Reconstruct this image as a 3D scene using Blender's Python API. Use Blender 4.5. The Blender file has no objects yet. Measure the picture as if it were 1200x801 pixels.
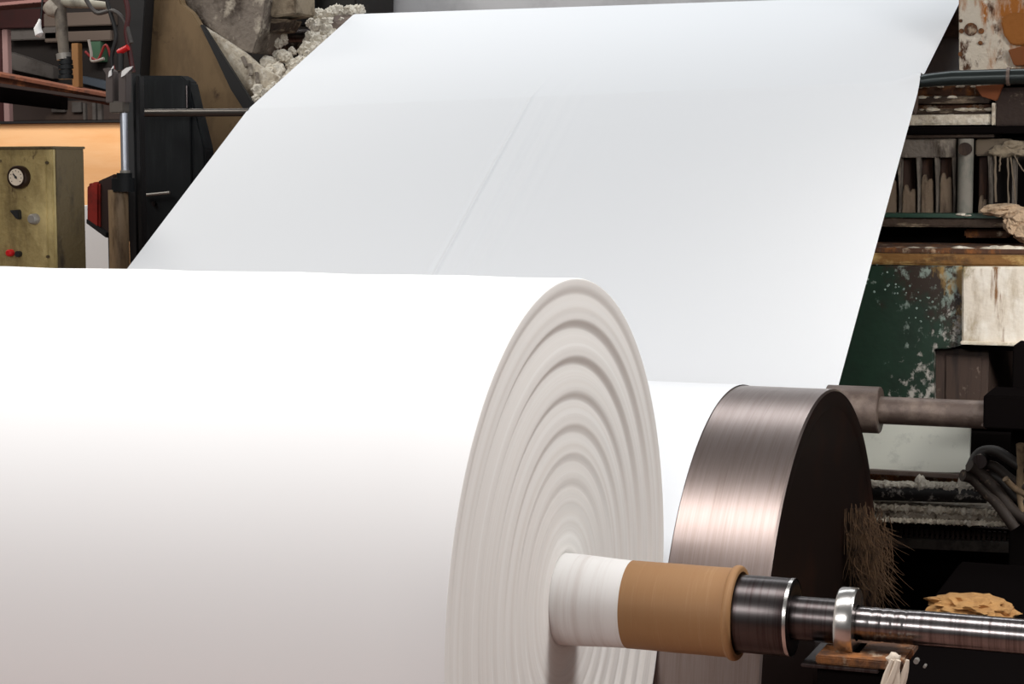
import bpy, bmesh, math, random
from mathutils import Vector, noise
random.seed(7)
S = bpy.context.scene
COL = S.collection

# ------------------------------------------------------------------ camera
CAM = Vector((1.49786, -4.23210, 1.01704))
YAW, PITCH, ROLL, FPX = 0.370555, 0.0918157, -0.003004, 2287.55
W, H = 1200.0, 801.0
fwd = Vector((-math.sin(YAW) * math.cos(PITCH), math.cos(YAW) * math.cos(PITCH), -math.sin(PITCH)))
rt = Vector((math.cos(YAW), math.sin(YAW), 0.0))
up = rt.cross(fwd)
rt, up = math.cos(ROLL) * rt + math.sin(ROLL) * up, -math.sin(ROLL) * rt + math.cos(ROLL) * up
cd = bpy.data.cameras.new('camera')
cam = bpy.data.objects.new('camera', cd)
COL.objects.link(cam)
from mathutils import Matrix
cam.matrix_world = Matrix(((rt.x, up.x, -fwd.x, CAM.x), (rt.y, up.y, -fwd.y, CAM.y), (rt.z, up.z, -fwd.z, CAM.z), (0, 0, 0, 1)))
cd.sensor_fit = 'HORIZONTAL'
cd.sensor_width = 36.0
cd.lens = FPX / W * 36.0
cd.clip_end = 200
S.camera = cam

# ------------------------------------------------------------------ light
wd = bpy.data.worlds.new('world')
S.world = wd
wd.use_nodes = True
wd.node_tree.nodes['Background'].inputs[0].default_value = (1.0, 0.985, 0.97, 1)
wd.node_tree.nodes['Background'].inputs[1].default_value = 0.13


def area(name, loc, target, sx, sy, power, col=(1, 1, 1), spread=180):
    l = bpy.data.lights.new(name, 'AREA')
    l.shape = 'RECTANGLE'
    l.size, l.size_y, l.energy, l.color = sx, sy, power, col
    l.spread = math.radians(spread)          # narrowed beam keeps the light off surfaces beside the target
    o = bpy.data.objects.new(name, l)
    COL.objects.link(o)
    o.location = loc
    o.rotation_euler = (Vector(target) - Vector(loc)).to_track_quat('-Z', 'Y').to_euler()
    return o


# ceiling luminaires of the mill hall, plus fill lamps added for brightness
area('ceiling_lamp_reel', (-1.2, -0.3, 3.4), (-1.2, -0.2, 0), 5.5, 1.0, 66, (1.0, 0.98, 0.96), 130)
area('fill_lamp_front', (-1.6, -5.6, 2.7), (-1.4, 0.0, 0), 6.0, 1.0, 202, (1.0, 0.97, 0.95))  # added fill behind the camera, lifts the lower front of the roll
area('ceiling_lamp_web', (-1.6, 5.8, 5.0), (-1.6, 5.5, 1), 6.0, 1.2, 118, (0.95, 0.98, 1.0))
area('ceiling_lamp_side', (3.2, 0.5, 3.2), (0.0, 0.2, 0), 0.8, 2.4, 126, (1.0, 0.98, 0.96))
area('fill_lamp_machine', (2.7, 1.4, 1.8), (1.0, 4.4, 0.1), 1.2, 0.6, 15, (1.0, 0.95, 0.88), 56)  # added fill with a tight beam, brightens the right background
area('ceiling_lamp_left', (-6.5, 3.0, 4.2), (-4.6, 5.2, 1), 3.0, 1.0, 110, (1.0, 0.96, 0.9))
area('fill_lamp_partition', (-6.4, 6.3, 3.6), (-6.6, 8.0, 1.0), 2.6, 0.8, 105, (1.0, 0.95, 0.88))  # added fill that brightens the orange panel

vs = S.view_settings
vs.view_transform = 'Standard'
vs.look = 'None'
vs.gamma = 1.0
vs.use_curve_mapping = False
vs.exposure = 0.0


# ------------------------------------------------------------------ helpers
def P(u, v, y):
    """world point of a photograph position at machine depth y"""
    d = fwd * FPX + rt * (u - W / 2) - up * (v - 400.0)
    return CAM + d * ((y - CAM.y) / d.y)


def srgb(r, g, b):
    f = lambda c: (c / 255 / 12.92) if c / 255 <= 0.04045 else ((c / 255 + 0.055) / 1.055) ** 2.4
    return (f(r), f(g), f(b), 1)


def mat(name, base, rough=0.6, metal=0.0, layers=(), bump=0.0, bscale=40, rvar=0.0, spec=0.5, aniso=0.0):
    """base colour plus noise-shaped layers of dirt: (colour, scale, low, high, (sx,sy,sz))"""
    m = bpy.data.materials.new(name)
    m.use_nodes = True
    nt = m.node_tree
    N, L = nt.nodes, nt.links
    b = N['Principled BSDF']
    b.inputs['Roughness'].default_value = rough
    b.inputs['Metallic'].default_value = metal
    b.inputs['Specular IOR Level'].default_value = spec
    if aniso:
        b.inputs['Anisotropic'].default_value = aniso
    b.inputs['Base Color'].default_value = base
    geo = N.new('ShaderNodeNewGeometry')
    prev = None
    for i, lay in enumerate(layers):
        col, sc, lo, hi, st = lay[:5]
        mp = N.new('ShaderNodeMapping')
        mp.inputs['Scale'].default_value = st
        mp.inputs['Location'].default_value = (i * 3.7, i * 1.3, i * 5.1)
        L.new(geo.outputs['Position'], mp.inputs['Vector'])
        n = N.new('ShaderNodeTexNoise')
        n.inputs['Scale'].default_value = sc
        n.inputs['Detail'].default_value = 6
        n.inputs['Roughness'].default_value = 0.65
        L.new(mp.outputs[0], n.inputs['Vector'])
        r = N.new('ShaderNodeMapRange')
        r.inputs[1].default_value, r.inputs[2].default_value = lo, hi
        src = n.outputs[0]
        if len(lay) > 5:                      # the stain thickens towards one side of the thing
            dt = N.new('ShaderNodeVectorMath')
            dt.operation = 'DOT_PRODUCT'
            dt.inputs[1].default_value = lay[5][:3]
            L.new(geo.outputs['Position'], dt.inputs[0])
            ad = N.new('ShaderNodeMath')
            ad.operation = 'MULTIPLY_ADD'
            ad.inputs[1].default_value = 1.0
            L.new(dt.outputs['Value'], ad.inputs[0])
            ad.inputs[2].default_value = lay[5][3]
            cl = N.new('ShaderNodeClamp')
            cl.inputs[1].default_value, cl.inputs[2].default_value = -.35, .3
            L.new(ad.outputs[0], cl.inputs[0])
            a2 = N.new('ShaderNodeMath')
            L.new(cl.outputs[0], a2.inputs[0])
            L.new(src, a2.inputs[1])
            src = a2.outputs[0]
        L.new(src, r.inputs[0])
        mx = N.new('ShaderNodeMix')
        mx.data_type = 'RGBA'
        L.new(r.outputs[0], mx.inputs['Factor'])
        if prev is None:
            mx.inputs['A'].default_value = base
        else:
            L.new(prev, mx.inputs['A'])
        mx.inputs['B'].default_value = col
        prev = mx.outputs['Result']
    if prev is not None:
        L.new(prev, b.inputs['Base Color'])
    if bump:
        n = N.new('ShaderNodeTexNoise')
        n.inputs['Scale'].default_value = bscale
        n.inputs['Detail'].default_value = 5
        L.new(geo.outputs['Position'], n.inputs['Vector'])
        bp = N.new('ShaderNodeBump')
        bp.inputs['Strength'].default_value = bump
        bp.inputs['Distance'].default_value = 0.02
        L.new(n.outputs[0], bp.inputs['Height'])
        L.new(bp.outputs[0], b.inputs['Normal'])
    return m


def ring_mat(name, c0, c1):
    """paper edge: tint follows the wound layers (radius about the X axis)"""
    m = mat(name, c0, 0.95, spec=0.1)
    nt = m.node_tree
    N, L = nt.nodes, nt.links
    geo = N.new('ShaderNodeNewGeometry')
    sep = N.new('ShaderNodeSeparateXYZ')
    L.new(geo.outputs['Position'], sep.inputs[0])
    cb = N.new('ShaderNodeCombineXYZ')
    L.new(sep.outputs[1], cb.inputs[1])
    L.new(sep.outputs[2], cb.inputs[2])
    ln = N.new('ShaderNodeVectorMath')
    ln.operation = 'LENGTH'
    L.new(cb.outputs[0], ln.inputs[0])
    n = N.new('ShaderNodeTexNoise')
    n.noise_dimensions = '1D'
    n.inputs['Scale'].default_value = 38
    n.inputs['Detail'].default_value = 8
    n.inputs['Roughness'].default_value = 0.7
    L.new(ln.outputs['Value'], n.inputs['W'])
    r = N.new('ShaderNodeMapRange')
    r.inputs[1].default_value, r.inputs[2].default_value = 0.35, 0.7
    L.new(n.outputs[0], r.inputs[0])
    mx = N.new('ShaderNodeMix')
    mx.data_type = 'RGBA'
    mx.inputs['A'].default_value, mx.inputs['B'].default_value = c0, c1
    L.new(r.outputs[0], mx.inputs['Factor'])
    L.new(mx.outputs['Result'], N['Principled BSDF'].inputs['Base Color'])
    return m


OFF = {}


class MB:
    def __init__(s):
        s.v, s.f, s.sm, s.mi = [], [], [], []

    def add(s, v, f, smooth=False, mi=0):
        o = len(s.v)
        s.v += [Vector(p) for p in v]
        s.f += [[i + o for i in q] for q in f]
        s.sm += [smooth] * len(f)
        s.mi += [mi] * len(f)
        return s

    def bm(s, b, smooth=False):
        b.verts.index_update()
        s.add([v.co.copy() for v in b.verts], [[v.index for v in f.verts] for f in b.faces], smooth)
        b.free()
        return s

    def box(s, a, c, bev=0.0):
        lo = [min(a[i], c[i]) for i in range(3)]
        hi = [max(a[i], c[i]) for i in range(3)]
        b = bmesh.new()
        bmesh.ops.create_cube(b, size=1)
        for v in b.verts:
            v.co = Vector([lo[i] + (v.co[i] + .5) * (hi[i] - lo[i]) for i in range(3)])
        if bev:
            bmesh.ops.bevel(b, geom=list(b.edges), offset=min(bev, .4 * min(hi[i] - lo[i] for i in range(3))), segments=2, affect='EDGES')
        return s.bm(b)

    def tube(s, pts, rad, n=16, caps=True):
        pts = [Vector(p) for p in pts]
        if not hasattr(rad, '__len__'):
            rad = [rad] * len(pts)
        v, f = [], []
        ref = None
        for i, p in enumerate(pts):
            t = (pts[min(i + 1, len(pts) - 1)] - pts[max(i - 1, 0)])
            if t.length < 1e-9:
                t = pts[-1] - pts[0]
            t.normalize()
            if ref is None:
                ref = Vector((0, 0, 1)) if abs(t.z) < .9 else Vector((0, 1, 0))
            a = (ref - t * ref.dot(t)).normalized()
            ref = a
            b = t.cross(a)
            for k in range(n):
                an = 2 * math.pi * k / n
                v.append(p + (a * math.cos(an) + b * math.sin(an)) * rad[i])
        for i in range(len(pts) - 1):
            for k in range(n):
                f.append([i * n + k, i * n + (k + 1) % n, (i + 1) * n + (k + 1) % n, (i + 1) * n + k])
        s.add(v, f, True)
        if caps:
            s.add(v[:n], [list(range(n))[::-1]])
            s.add(v[-n:], [list(range(n))])
        return s

    def lathe_x(s, prof, cy, cz, n=64, smooth=True, mis=None):
        """prof: (x, r) list turned about the line y=cy, z=cz; sharp corners by repeating a point"""
        v, f, mi = [], [], []
        for x, r in prof:
            for k in range(n):
                a = 2 * math.pi * k / n
                v.append((x, cy + r * math.cos(a), cz + r * math.sin(a)))
        o = len(s.v)
        s.v += [Vector(p) for p in v]
        for i in range(len(prof) - 1):
            if prof[i] == prof[i + 1]:
                continue
            for k in range(n):
                s.f.append([o + i * n + k, o + (i + 1) * n + k, o + (i + 1) * n + (k + 1) % n, o + i * n + (k + 1) % n][::-1])
                s.sm.append(smooth)
                s.mi.append(mis[i] if mis else 0)
        return s

    def prism(s, poly, y0, y1, bev=0.0):
        """poly: (x, z) outline extruded from y0 to y1"""
        b = bmesh.new()
        n = len(poly)
        A = [b.verts.new((x, y0, z)) for x, z in poly]
        B = [b.verts.new((x, y1, z)) for x, z in poly]
        b.faces.new(A)
        b.faces.new(B[::-1])
        for i in range(n):
            b.faces.new([A[i], B[i], B[(i + 1) % n], A[(i + 1) % n]])
        bmesh.ops.recalc_face_normals(b, faces=list(b.faces))
        if bev:
            bmesh.ops.bevel(b, geom=list(b.edges), offset=bev, segments=2, affect='EDGES')
        return s.bm(b)

    def blob(s, c, r, amp=0.35, freq=2.0, sub=3, seed=0.0):
        b = bmesh.new()
        bmesh.ops.create_icosphere(b, subdivisions=sub, radius=1)
        r = r if hasattr(r, '__len__') else (r, r, r)
        for v in b.verts:
            q = v.co * freq + Vector((seed, seed * 1.7, seed * .6))
            d = 1 + amp * noise.fractal(q, 0.9, 2.0, 4)
            v.co = Vector((c[0] + v.co.x * r[0] * d, c[1] + v.co.y * r[1] * d, c[2] + v.co.z * r[2] * d))
        return s.bm(b, True)

    def build(s, name, m, parent=None):
        me = bpy.data.meshes.new(name)
        if parent is not None:
            off = OFF[parent.name]
        else:
            xs, ys, zs = [[p[i] for p in s.v] for i in range(3)]
            off = Vector(((min(xs) + max(xs)) / 2, (min(ys) + max(ys)) / 2, min(zs)))
        me.from_pydata([p - off for p in s.v], [], s.f)
        for i, p in enumerate(me.polygons):
            p.use_smooth = s.sm[i]
            p.material_index = s.mi[i]
        for q in (m if isinstance(m, (list, tuple)) else [m]):
            me.materials.append(q)
        bm_ = bmesh.new()
        bm_.from_mesh(me)
        bmesh.ops.remove_doubles(bm_, verts=bm_.verts, dist=1e-6)
        bm_.to_mesh(me)
        bm_.free()
        me.update()
        if any(s.sm):
            me.set_sharp_from_angle(angle=math.radians(42))
        o = bpy.data.objects.new(name, me)
        COL.objects.link(o)
        if parent is not None:
            o.parent = parent
        else:
            o.location = off
        OFF[o.name] = off
        return o


def tag(o, label=None, cat=None, group=None, kind=None):
    if label: o['label'] = label
    if cat: o['category'] = cat
    if group: o['group'] = group
    if kind: o['kind'] = kind
    return o


def thing(name, label, cat, loc, group=None):
    o = bpy.data.objects.new(name, None)
    o.empty_display_size = .05
    COL.objects.link(o)
    o.location = loc
    OFF[o.name] = Vector(loc)
    return tag(o, label, cat, group)


def pbox(u0, v0, u1, v1, y, dy, bev=0.004, mb=None):
    """box whose front lies at depth y and spans the photo rectangle there"""
    um, vm = (u0 + u1) / 2, (v0 + v1) / 2
    return (mb or MB()).box((P(u0, vm, y).x, y, P(um, v1, y).z), (P(u1, vm, y).x, y + dy, P(um, v0, y).z), bev)


def px(pts, y):
    return [(P(u, v, y).x, P(u, v, y).z) for u, v in pts]


# ------------------------------------------------------------------ materials
paper = mat('paper', (0.86, 0.86, 0.865, 1), 0.85, spec=0.2)
paper_web_m = mat('web_paper', (0.82, 0.84, 0.87, 1), 0.8, spec=0.2)
paper_edge = ring_mat('paper_edge', (0.84, 0.825, 0.80, 1), (0.765, 0.735, 0.70, 1))
core_white = mat('core_white', (0.76, 0.75, 0.74, 1), 0.7, spec=0.3, layers=[((0.62, 0.58, 0.56, 1), 4, .5, .75, (9, .4, .4))])
core_kraft = mat('core_kraft', (0.31, 0.165, 0.07, 1), 0.6, spec=0.35, layers=[((0.30, 0.155, 0.065, 1), 5, .45, .7, (12, .3, .3)), ((0.38, 0.22, 0.105, 1), 9, .55, .8, (10, .5, .5))])
core_kraft_dark = mat('core_kraft_edge', (0.25, 0.13, 0.05, 1), 0.7)
steel_drum = mat('steel_brushed', (0.34, 0.275, 0.255, 1), 0.33, 1.0, layers=[((0.26, 0.20, 0.18, 1), 6, .4, .75, (10, .4, .4)), ((0.38, 0.315, 0.295, 1), 14, .4, .75, (16, .3, .3))])
drum_black = mat('drum_end_black', (0.012, 0.007, 0.006, 1), 0.45, spec=0.12, layers=[((0.035, 0.013, 0.008, 1), 2.5, .5, .75, (1, 1, 1))])
steel_shaft = mat('steel_shaft', (0.26, 0.24, 0.24, 1), 0.22, 1.0, layers=[((0.12, 0.10, 0.10, 1), 6, .45, .65, (16, .5, .5))])
steel_dark = mat('steel_dark', (0.09, 0.08, 0.08, 1), 0.3, 1.0, layers=[((0.05, 0.035, 0.035, 1), 6, .45, .65, (14, .5, .5))])
steel_bright = mat('steel_bright', (0.62, 0.6, 0.58, 1), 0.25, 1.0)
chrome = mat('chrome', (0.62, 0.66, 0.74, 1), 0.35, 0.8)
black_paint = mat('black_paint', (0.012, 0.012, 0.013, 1), 0.5)
black_housing = mat('black_housing', (0.008, 0.010, 0.012, 1), 0.5, spec=0.3, layers=[((0.018, 0.022, 0.024, 1), 6, .5, .75, (3, 3, .35))])
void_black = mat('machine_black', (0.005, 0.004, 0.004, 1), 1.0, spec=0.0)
dust = srgb(205, 193, 172)
dust_pale = mat('dust_caked', srgb(208, 198, 180), 0.95, layers=[(srgb(120, 100, 78), 9, .5, .72, (1, 1, .5)), (srgb(232, 226, 214), 22, .5, .7, (1, 1, 1))], bump=0.7, bscale=45)
pulp = mat('pulp_fluff', srgb(226, 219, 205), 1.0, layers=[(srgb(150, 132, 108), 14, .56, .75, (1, 1, 1))], bump=0.8, bscale=70)
tan_pulp = mat('tan_pulp', srgb(190, 165, 138), 1.0, layers=[(srgb(120, 96, 70), 16, .5, .7, (1, 1, .6))], bump=0.8, bscale=60)
kraft_wad = mat('kraft_wad', srgb(196, 148, 92), 0.9, layers=[(srgb(140, 96, 52), 12, .5, .75, (1, 1, 1))], bump=0.5, bscale=35)
rust_white = mat('rust_streaked_white', srgb(206, 196, 180), 0.85, layers=[(srgb(164, 100, 36), 6, .5, .6, (1.3, 1.3, .35)), (srgb(74, 44, 24), 9, .56, .64, (1.2, 1.2, .6)), (srgb(226, 220, 208), 18, .58, .7, (1, 1, .7))], bump=0.6, bscale=40)
rust_brown = mat('rust_brown', srgb(74, 48, 32), 0.85, layers=[(srgb(150, 92, 40), 9, .5, .68, (1, 1, .5)), (srgb(190, 172, 148), 14, .58, .72, (1, 1, .7))], bump=0.5)
grime_beam = mat('grimy_beam', srgb(58, 44, 34), 0.8, layers=[(srgb(168, 150, 126), 10, .52, .68, (.5, 1, 2)), (srgb(30, 20, 15), 7, .5, .7, (.6, 1, 1))], bump=0.5)
grime_grey = mat('grimy_grey', srgb(112, 104, 96), 0.85, layers=[(srgb(52, 42, 34), 9, .48, .66, (1.5, 1.5, .35)), (srgb(160, 150, 136), 16, .55, .72, (1, 1, .4))], bump=0.5)
slot_brown = mat('slot_brown', srgb(40, 26, 20), 0.8, layers=[(srgb(86, 66, 50), 8, .5, .7, (2, 2, .3))])
green_paint = mat('green_paint', srgb(20, 44, 32), 0.45, layers=[(srgb(12, 24, 18), 3, .5, .75, (1, 1, 1)), (srgb(120, 140, 130), 26, .62, .70, (1, 1, 1)), (srgb(44, 30, 18), 5, .56, .72, (1, 1, 1))])
green_dusty = mat('green_dusty', srgb(26, 40, 30), 0.7, layers=[(srgb(40, 26, 14), 6, .45, .6, (1, 1, 1)), (srgb(160, 160, 152), 22, .5, .64, (1, 1, .8)), (srgb(150, 120, 70), 10, .58, .72, (1, 1, .4))], bump=0.4)
ochre_rust = mat('ochre_rust', srgb(120, 84, 40), 0.8, layers=[(srgb(196, 168, 108), 9, .5, .68, (.5, 1, 1)), (srgb(44, 28, 16), 9, .52, .68, (.6, 1, 1))], bump=0.5)
brown_panel = mat('brown_panel', srgb(58, 42, 34), 0.7, layers=[(srgb(30, 20, 16), 7, .5, .7, (4, 4, .3)), (srgb(110, 96, 86), 24, .62, .72, (1, 1, 1))])
dusty_steel = mat('dusty_steel', srgb(96, 82, 75), 0.5, 0.3, layers=[(srgb(134, 118, 108), 9, .45, .7, (1, 1, 1)), (srgb(70, 54, 46), 7, .55, .75, (1, 1, 1))], bump=0.15)
pale_sheet = mat('pale_sheet', srgb(214, 216, 206), 0.9, layers=[(srgb(160, 164, 158), 9, .56, .8, (1, 1, 1))])
khaki_box = mat('khaki_box', srgb(150, 132, 86), 0.5, layers=[(srgb(92, 76, 44), 5, .5, .72, (1.5, 1.5, .4)), (srgb(206, 186, 130), 4, .52, .75, (1, 1, .5)), (srgb(70, 50, 28), 14, .6, .7, (1, 1, .5))], bump=0.25)
khaki_side = mat('khaki_side', srgb(92, 78, 50), 0.6, layers=[(srgb(50, 40, 26), 6, .5, .7, (1.5, 1.5, .5))], bump=0.25)  # darker box khaki; the side face's shade is put into this colour
khaki_cyl = mat('khaki_cylinder', srgb(150, 128, 100), 0.5, layers=[(srgb(92, 74, 54), 10, .5, .7, (2, 2, .4))])
tan_frame = mat('tan_frame', srgb(122, 100, 70), 0.7, layers=[(srgb(88, 70, 46), 4, .45, .7, (1.5, 1.5, .5)), (srgb(70, 52, 36), 9, .6, .72, (1, 1, 1))])
grey_dirty = mat('grey_dirty', srgb(128, 118, 108), 0.8, layers=[(srgb(66, 56, 48), 6, .45, .66, (1, 1, 1)), (srgb(196, 186, 170), 10, .54, .7, (1, 1, 1))], bump=0.6)
grey_plate = mat('grey_plate', srgb(196, 196, 198), 0.6, layers=[(srgb(176, 176, 178), 3, .45, .7, (1, 1, 1))])
grey_panel = mat('grey_panel', srgb(88, 83, 80), 0.7, layers=[(srgb(60, 54, 50), 5, .5, .7, (1, 1, 1))])
orange_peach = mat('orange_peach', srgb(248, 196, 142), 0.8, layers=[(srgb(240, 178, 118), 3, .45, .7, (.4, 1, 3))])  # peach orange with faint stretched bands
red_rust_beam = mat('red_rust_beam', srgb(96, 52, 32), 0.8, layers=[(srgb(52, 28, 20), 7, .5, .68, (1, 1, 1)), (srgb(150, 90, 54), 9, .56, .7, (1, 1, 1))])
maroon = mat('maroon_paint', srgb(48, 13, 12), 0.6, layers=[(srgb(40, 12, 12), 5, .5, .7, (1, 1, 1))])
red_paint = mat('red_paint', srgb(150, 40, 30), 0.5, layers=[(srgb(96, 28, 22), 8, .5, .7, (1, 1, 1))])
red_bright = mat('red_plastic', srgb(200, 30, 34), 0.35)
white_plain = mat('white_paint', srgb(236, 236, 236), 0.7)
pink_post = mat('pale_pink_post', srgb(136, 108, 106), 0.7)
ochre_bar = mat('ochre_bar', srgb(112, 76, 36), 0.7)
hose_grey = mat('hose_grey', srgb(120, 112, 102), 0.6, layers=[(srgb(66, 60, 54), 9, .5, .7, (1, 1, 1))])
dial_white = mat('dial_white', srgb(214, 200, 180), 0.5)
pale_grey_metal = mat('pale_grey_metal', srgb(150, 146, 140), 0.4, 0.3)
floor_m = mat('floor_concrete', (0.34, 0.18, 0.14, 1), 0.7, layers=[((0.25, 0.135, 0.105, 1), 1.5, .45, .7, (1, 1, 1))])
wall_m = mat('wall_dark', (0.06, 0.052, 0.048, 1), 0.85, layers=[((0.03, 0.026, 0.024, 1), 1.2, .45, .7, (1, 1, 1))])

# ------------------------------------------------------------------ setting
FZ = -1.45
tag(MB().box((-12, -9, FZ - .1), (7, 14, FZ)).build('floor', floor_m), 'brown concrete mill floor below the machine', 'floor', kind='structure')
tag(MB().box((-12, 14, FZ), (7, 14.2, 7)).build('wall_back', wall_m), 'dark far wall of the mill hall', 'wall', kind='structure')
tag(MB().box((-12.2, -9, FZ), (-12, 14.2, 7)).build('wall_left', wall_m), 'dark side wall of the mill hall', 'wall', kind='structure')

# ------------------------------------------------------------------ machine: roll, drum, web
R, XL = 0.75, -3.45
DY, DZ, RD, DX = 1.5, -0.487, 0.8228, 0.2844
SRB = 0.068
SY, SZ, SR = 2.80, 0.118, 0.083           # roll that turns the web towards the drum
GY = 4.75
ZGL, ZGR = P(287, 127, GY).z, P(1078, 94, GY).z
TY, TZ = 6.0, 1.868

# --- wound roll
roll = thing('paper_roll', 'huge white paper roll with stepped layers on its end', 'paper roll', (-1.7, 0, -R))
prof, mis = [], []
grooves = [.962, .855, .742, .632, .53, .44, .36, .285, .22]
amps = [.004, .010, .010, .007, .0055, .004, .003, .002, .0015]


def face_x(q):
    x = -0.016 * (1 - q) ** 1.0
    for g, a in zip(grooves, amps):
        w = .020                                        # steep rise just outside a groove, slow fall beyond it
        t = (q - g)
        if -0.012 <= t < w:
            s_ = (t + .012) / (w + .012)
            x += a * (s_ * s_ * (3 - 2 * s_) - 1)
        elif -0.11 < t < -0.012:
            s_ = (t + .11) / .098
            x += -a * (s_ ** 2.2)
    x += .0001 * math.sin(q * 210) + .0002 * math.sin(q * 97 + 1)
    return x


prof.append((XL, .11)); prof.append((XL, R - .006)); prof.append((XL + .006, R))
nb = 24
for i in range(1, nb + 1):
    prof.append((XL + .006 + (-.004 - XL - .006) * i / nb, R + .0015 * math.sin(i * 2.1)))
nsh = len(prof)
prof[-1] = (-.004, R)
prof.append((-.001, R - .0012))
prof.append((0.0, R - .004))
nf = 300
for i in range(nf + 1):
    q = .994 - (.994 - .12) * i / nf
    prof.append((min(0, face_x(q)) - (.03 * ((.16 - q) / .04) ** 2 if q < .16 else 0), q * R))
MB().lathe_x(prof, 0, 0, 256, True, [0 if i < nsh else 1 for i in range(len(prof))]).build('wound_paper', [paper, paper_edge], roll)
X0 = -.03
c = MB().lathe_x([(X0, .095), (X0, .107), (-.004, .107), (.02, .1062), (.06, .1043), (.10, .1022), (.145, .1005), (.148, .1005), (.148, .097)], 0, 0, 96).build('core_sleeve', core_white, roll)
tag(c, 'white paper sleeve around the core')
pr = [(.146, .09), (.1465, .1012), (.1465, .1012), (.20, .1008), (.26, .1012), (.33, .1006), (.383, .101), (.387, .1015)]
for k in range(9):
    a = math.pi * k / 8
    pr.append((.397 - .010 * math.cos(a), .1015 + .0065 * math.sin(a)))
pr += [(.407, .094), (.395, .088)]
c = MB().lathe_x(pr, 0, 0, 96).build('core_tube', core_kraft, roll)
tag(c, 'brown cardboard core tube with rolled rim')

# --- reel spool (shaft through the roll)
sp = thing('reel_spool', 'polished steel shaft with a dark chuck carrying the paper roll', 'shaft', (.9, 0, -.1))
tag(MB().lathe_x([(.38, .02), (.38, .0865), (.395, .0875), (.522, .0875), (.522, .0875), (.529, .084), (.531, .074), (.531, .074), (.527, .05), (.527, .02)], 0, 0, 96).build('chuck', steel_dark, sp), 'dark steel chuck')
MB().lathe_x([(.529, .0875), (.5245, .0885), (.5215, .0885), (.5215, .0875)], 0, 0, 96).build('chuck_lip', steel_bright, sp)
MB().lathe_x([(.50, .03), (.50, .049), (.634, .049), (.634, .03)], 0, 0, 64).build('neck', steel_dark, sp)
tag(MB().lathe_x([(.632, .04), (.632, .0745), (.632, .0745), (.636, .0775), (.668, .0775), (.672, .0745), (.672, .0745), (.672, .04)], 0, 0, 96).build('collar', steel_bright, sp), 'bright steel collar ring')
sh = [(.665, .02), (.665, .036)]
for x in (.70, .725, .75, .775):
    sh += [(x, .0375), (x, .0375), (x + .002, .0366), (x + .006, .0366), (x + .008, .0375), (x + .008, .0375)]
sh += [(.79, .0375), (.79, .0375), (.82, .0385), (1.62, .0385), (1.63, .036), (1.63, .02)]
MB().lathe_x(sh, 0, 0, 64).build('shaft', steel_shaft, sp)
MB().lathe_x([(-3.9, .01), (-3.9, .0385), (-3.46, .0385), (-3.46, .09), (-3.40, .09), (-3.40, .02)], 0, 0, 48).build('journal', steel_shaft, sp)

# --- reel drum
dr = thing('reel_drum', 'brushed steel reel drum with a black end face beneath the paper', 'drum', (-1.6, DY, FZ))
MB().lathe_x([(-3.72, .75), (-3.72, RD - .006), (-3.714, RD), (-3.714, RD), (DX - .006, RD), (DX - .006, RD), (DX, RD - .006)], DY, DZ, 256).build('shell', steel_drum, dr)
tag(MB().lathe_x([(DX, RD - .006), (DX - .001, RD - .007), (DX - .001, RD - .05), (DX - .003, RD - .055), (DX - .004, RD - .06), (DX - .004, .34), (DX - .004, .16), (DX - .004, .16), (DX + .05, .155), (DX + .06, .145), (DX + .06, .06)], DY, DZ, 192).build('end_face', drum_black, dr), 'black drum end face')
MB().lathe_x([(-3.71, .05), (-3.71, RD - .03), (-3.70, RD - .02)], DY, DZ, 128).build('end_face', drum_black, dr)
MB().lathe_x([(-4.0, .01), (-4.0, .06), (.50, .06), (.50, .01)], DY, DZ, 48).build('journal', steel_dark, dr)
for xx in (-3.95, .40):
    MB().prism([(xx, DZ + .09), (xx + .08, DZ + .09), (xx + .08, FZ), (xx, FZ)], DY - .12, DY + .12, .006).build('pedestal', black_paint, dr)

# --- lower turning roll with its sleeve and journal
lr = thing('turning_roll', 'dusty steel roll turning the web behind the reel drum', 'roller', (-1.6, SY, FZ))
MB().lathe_x([(XL - .05, .02), (XL - .05, SRB), (-.005, SRB), (.01, .04), (.01, .02)], SY, SZ, 64).build('roll_body', dusty_steel, lr)
xe = P(1032, 478, SY).x
MB().lathe_x([(.006, .03), (.006, SR + .002), (xe - .004, SR + .002), (xe, SR - .002), (xe, SR - .002), (xe, .05)], SY, SZ, 64).build('sleeve', dusty_steel, lr)
xe2 = P(1154, 482, 2.74).x
MB().lathe_x([(xe - .02, .02), (xe - .02, .05), (xe2, .05), (xe2, .02)], SY, SZ, 48).build('journal', dusty_steel, lr)
MB().lathe_x([(XL - .4, .01), (XL - .4, .045), (XL - .04, .045)], SY, SZ, 32).build('journal', dusty_steel, lr)
for a, b in ((XL - .36, XL - .3), ):
    MB().prism([(a, SZ + .08), (b, SZ + .08), (b, FZ), (a, FZ)], SY - .06, SY + .06, .004).build('pedestal', black_paint, lr)

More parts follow.
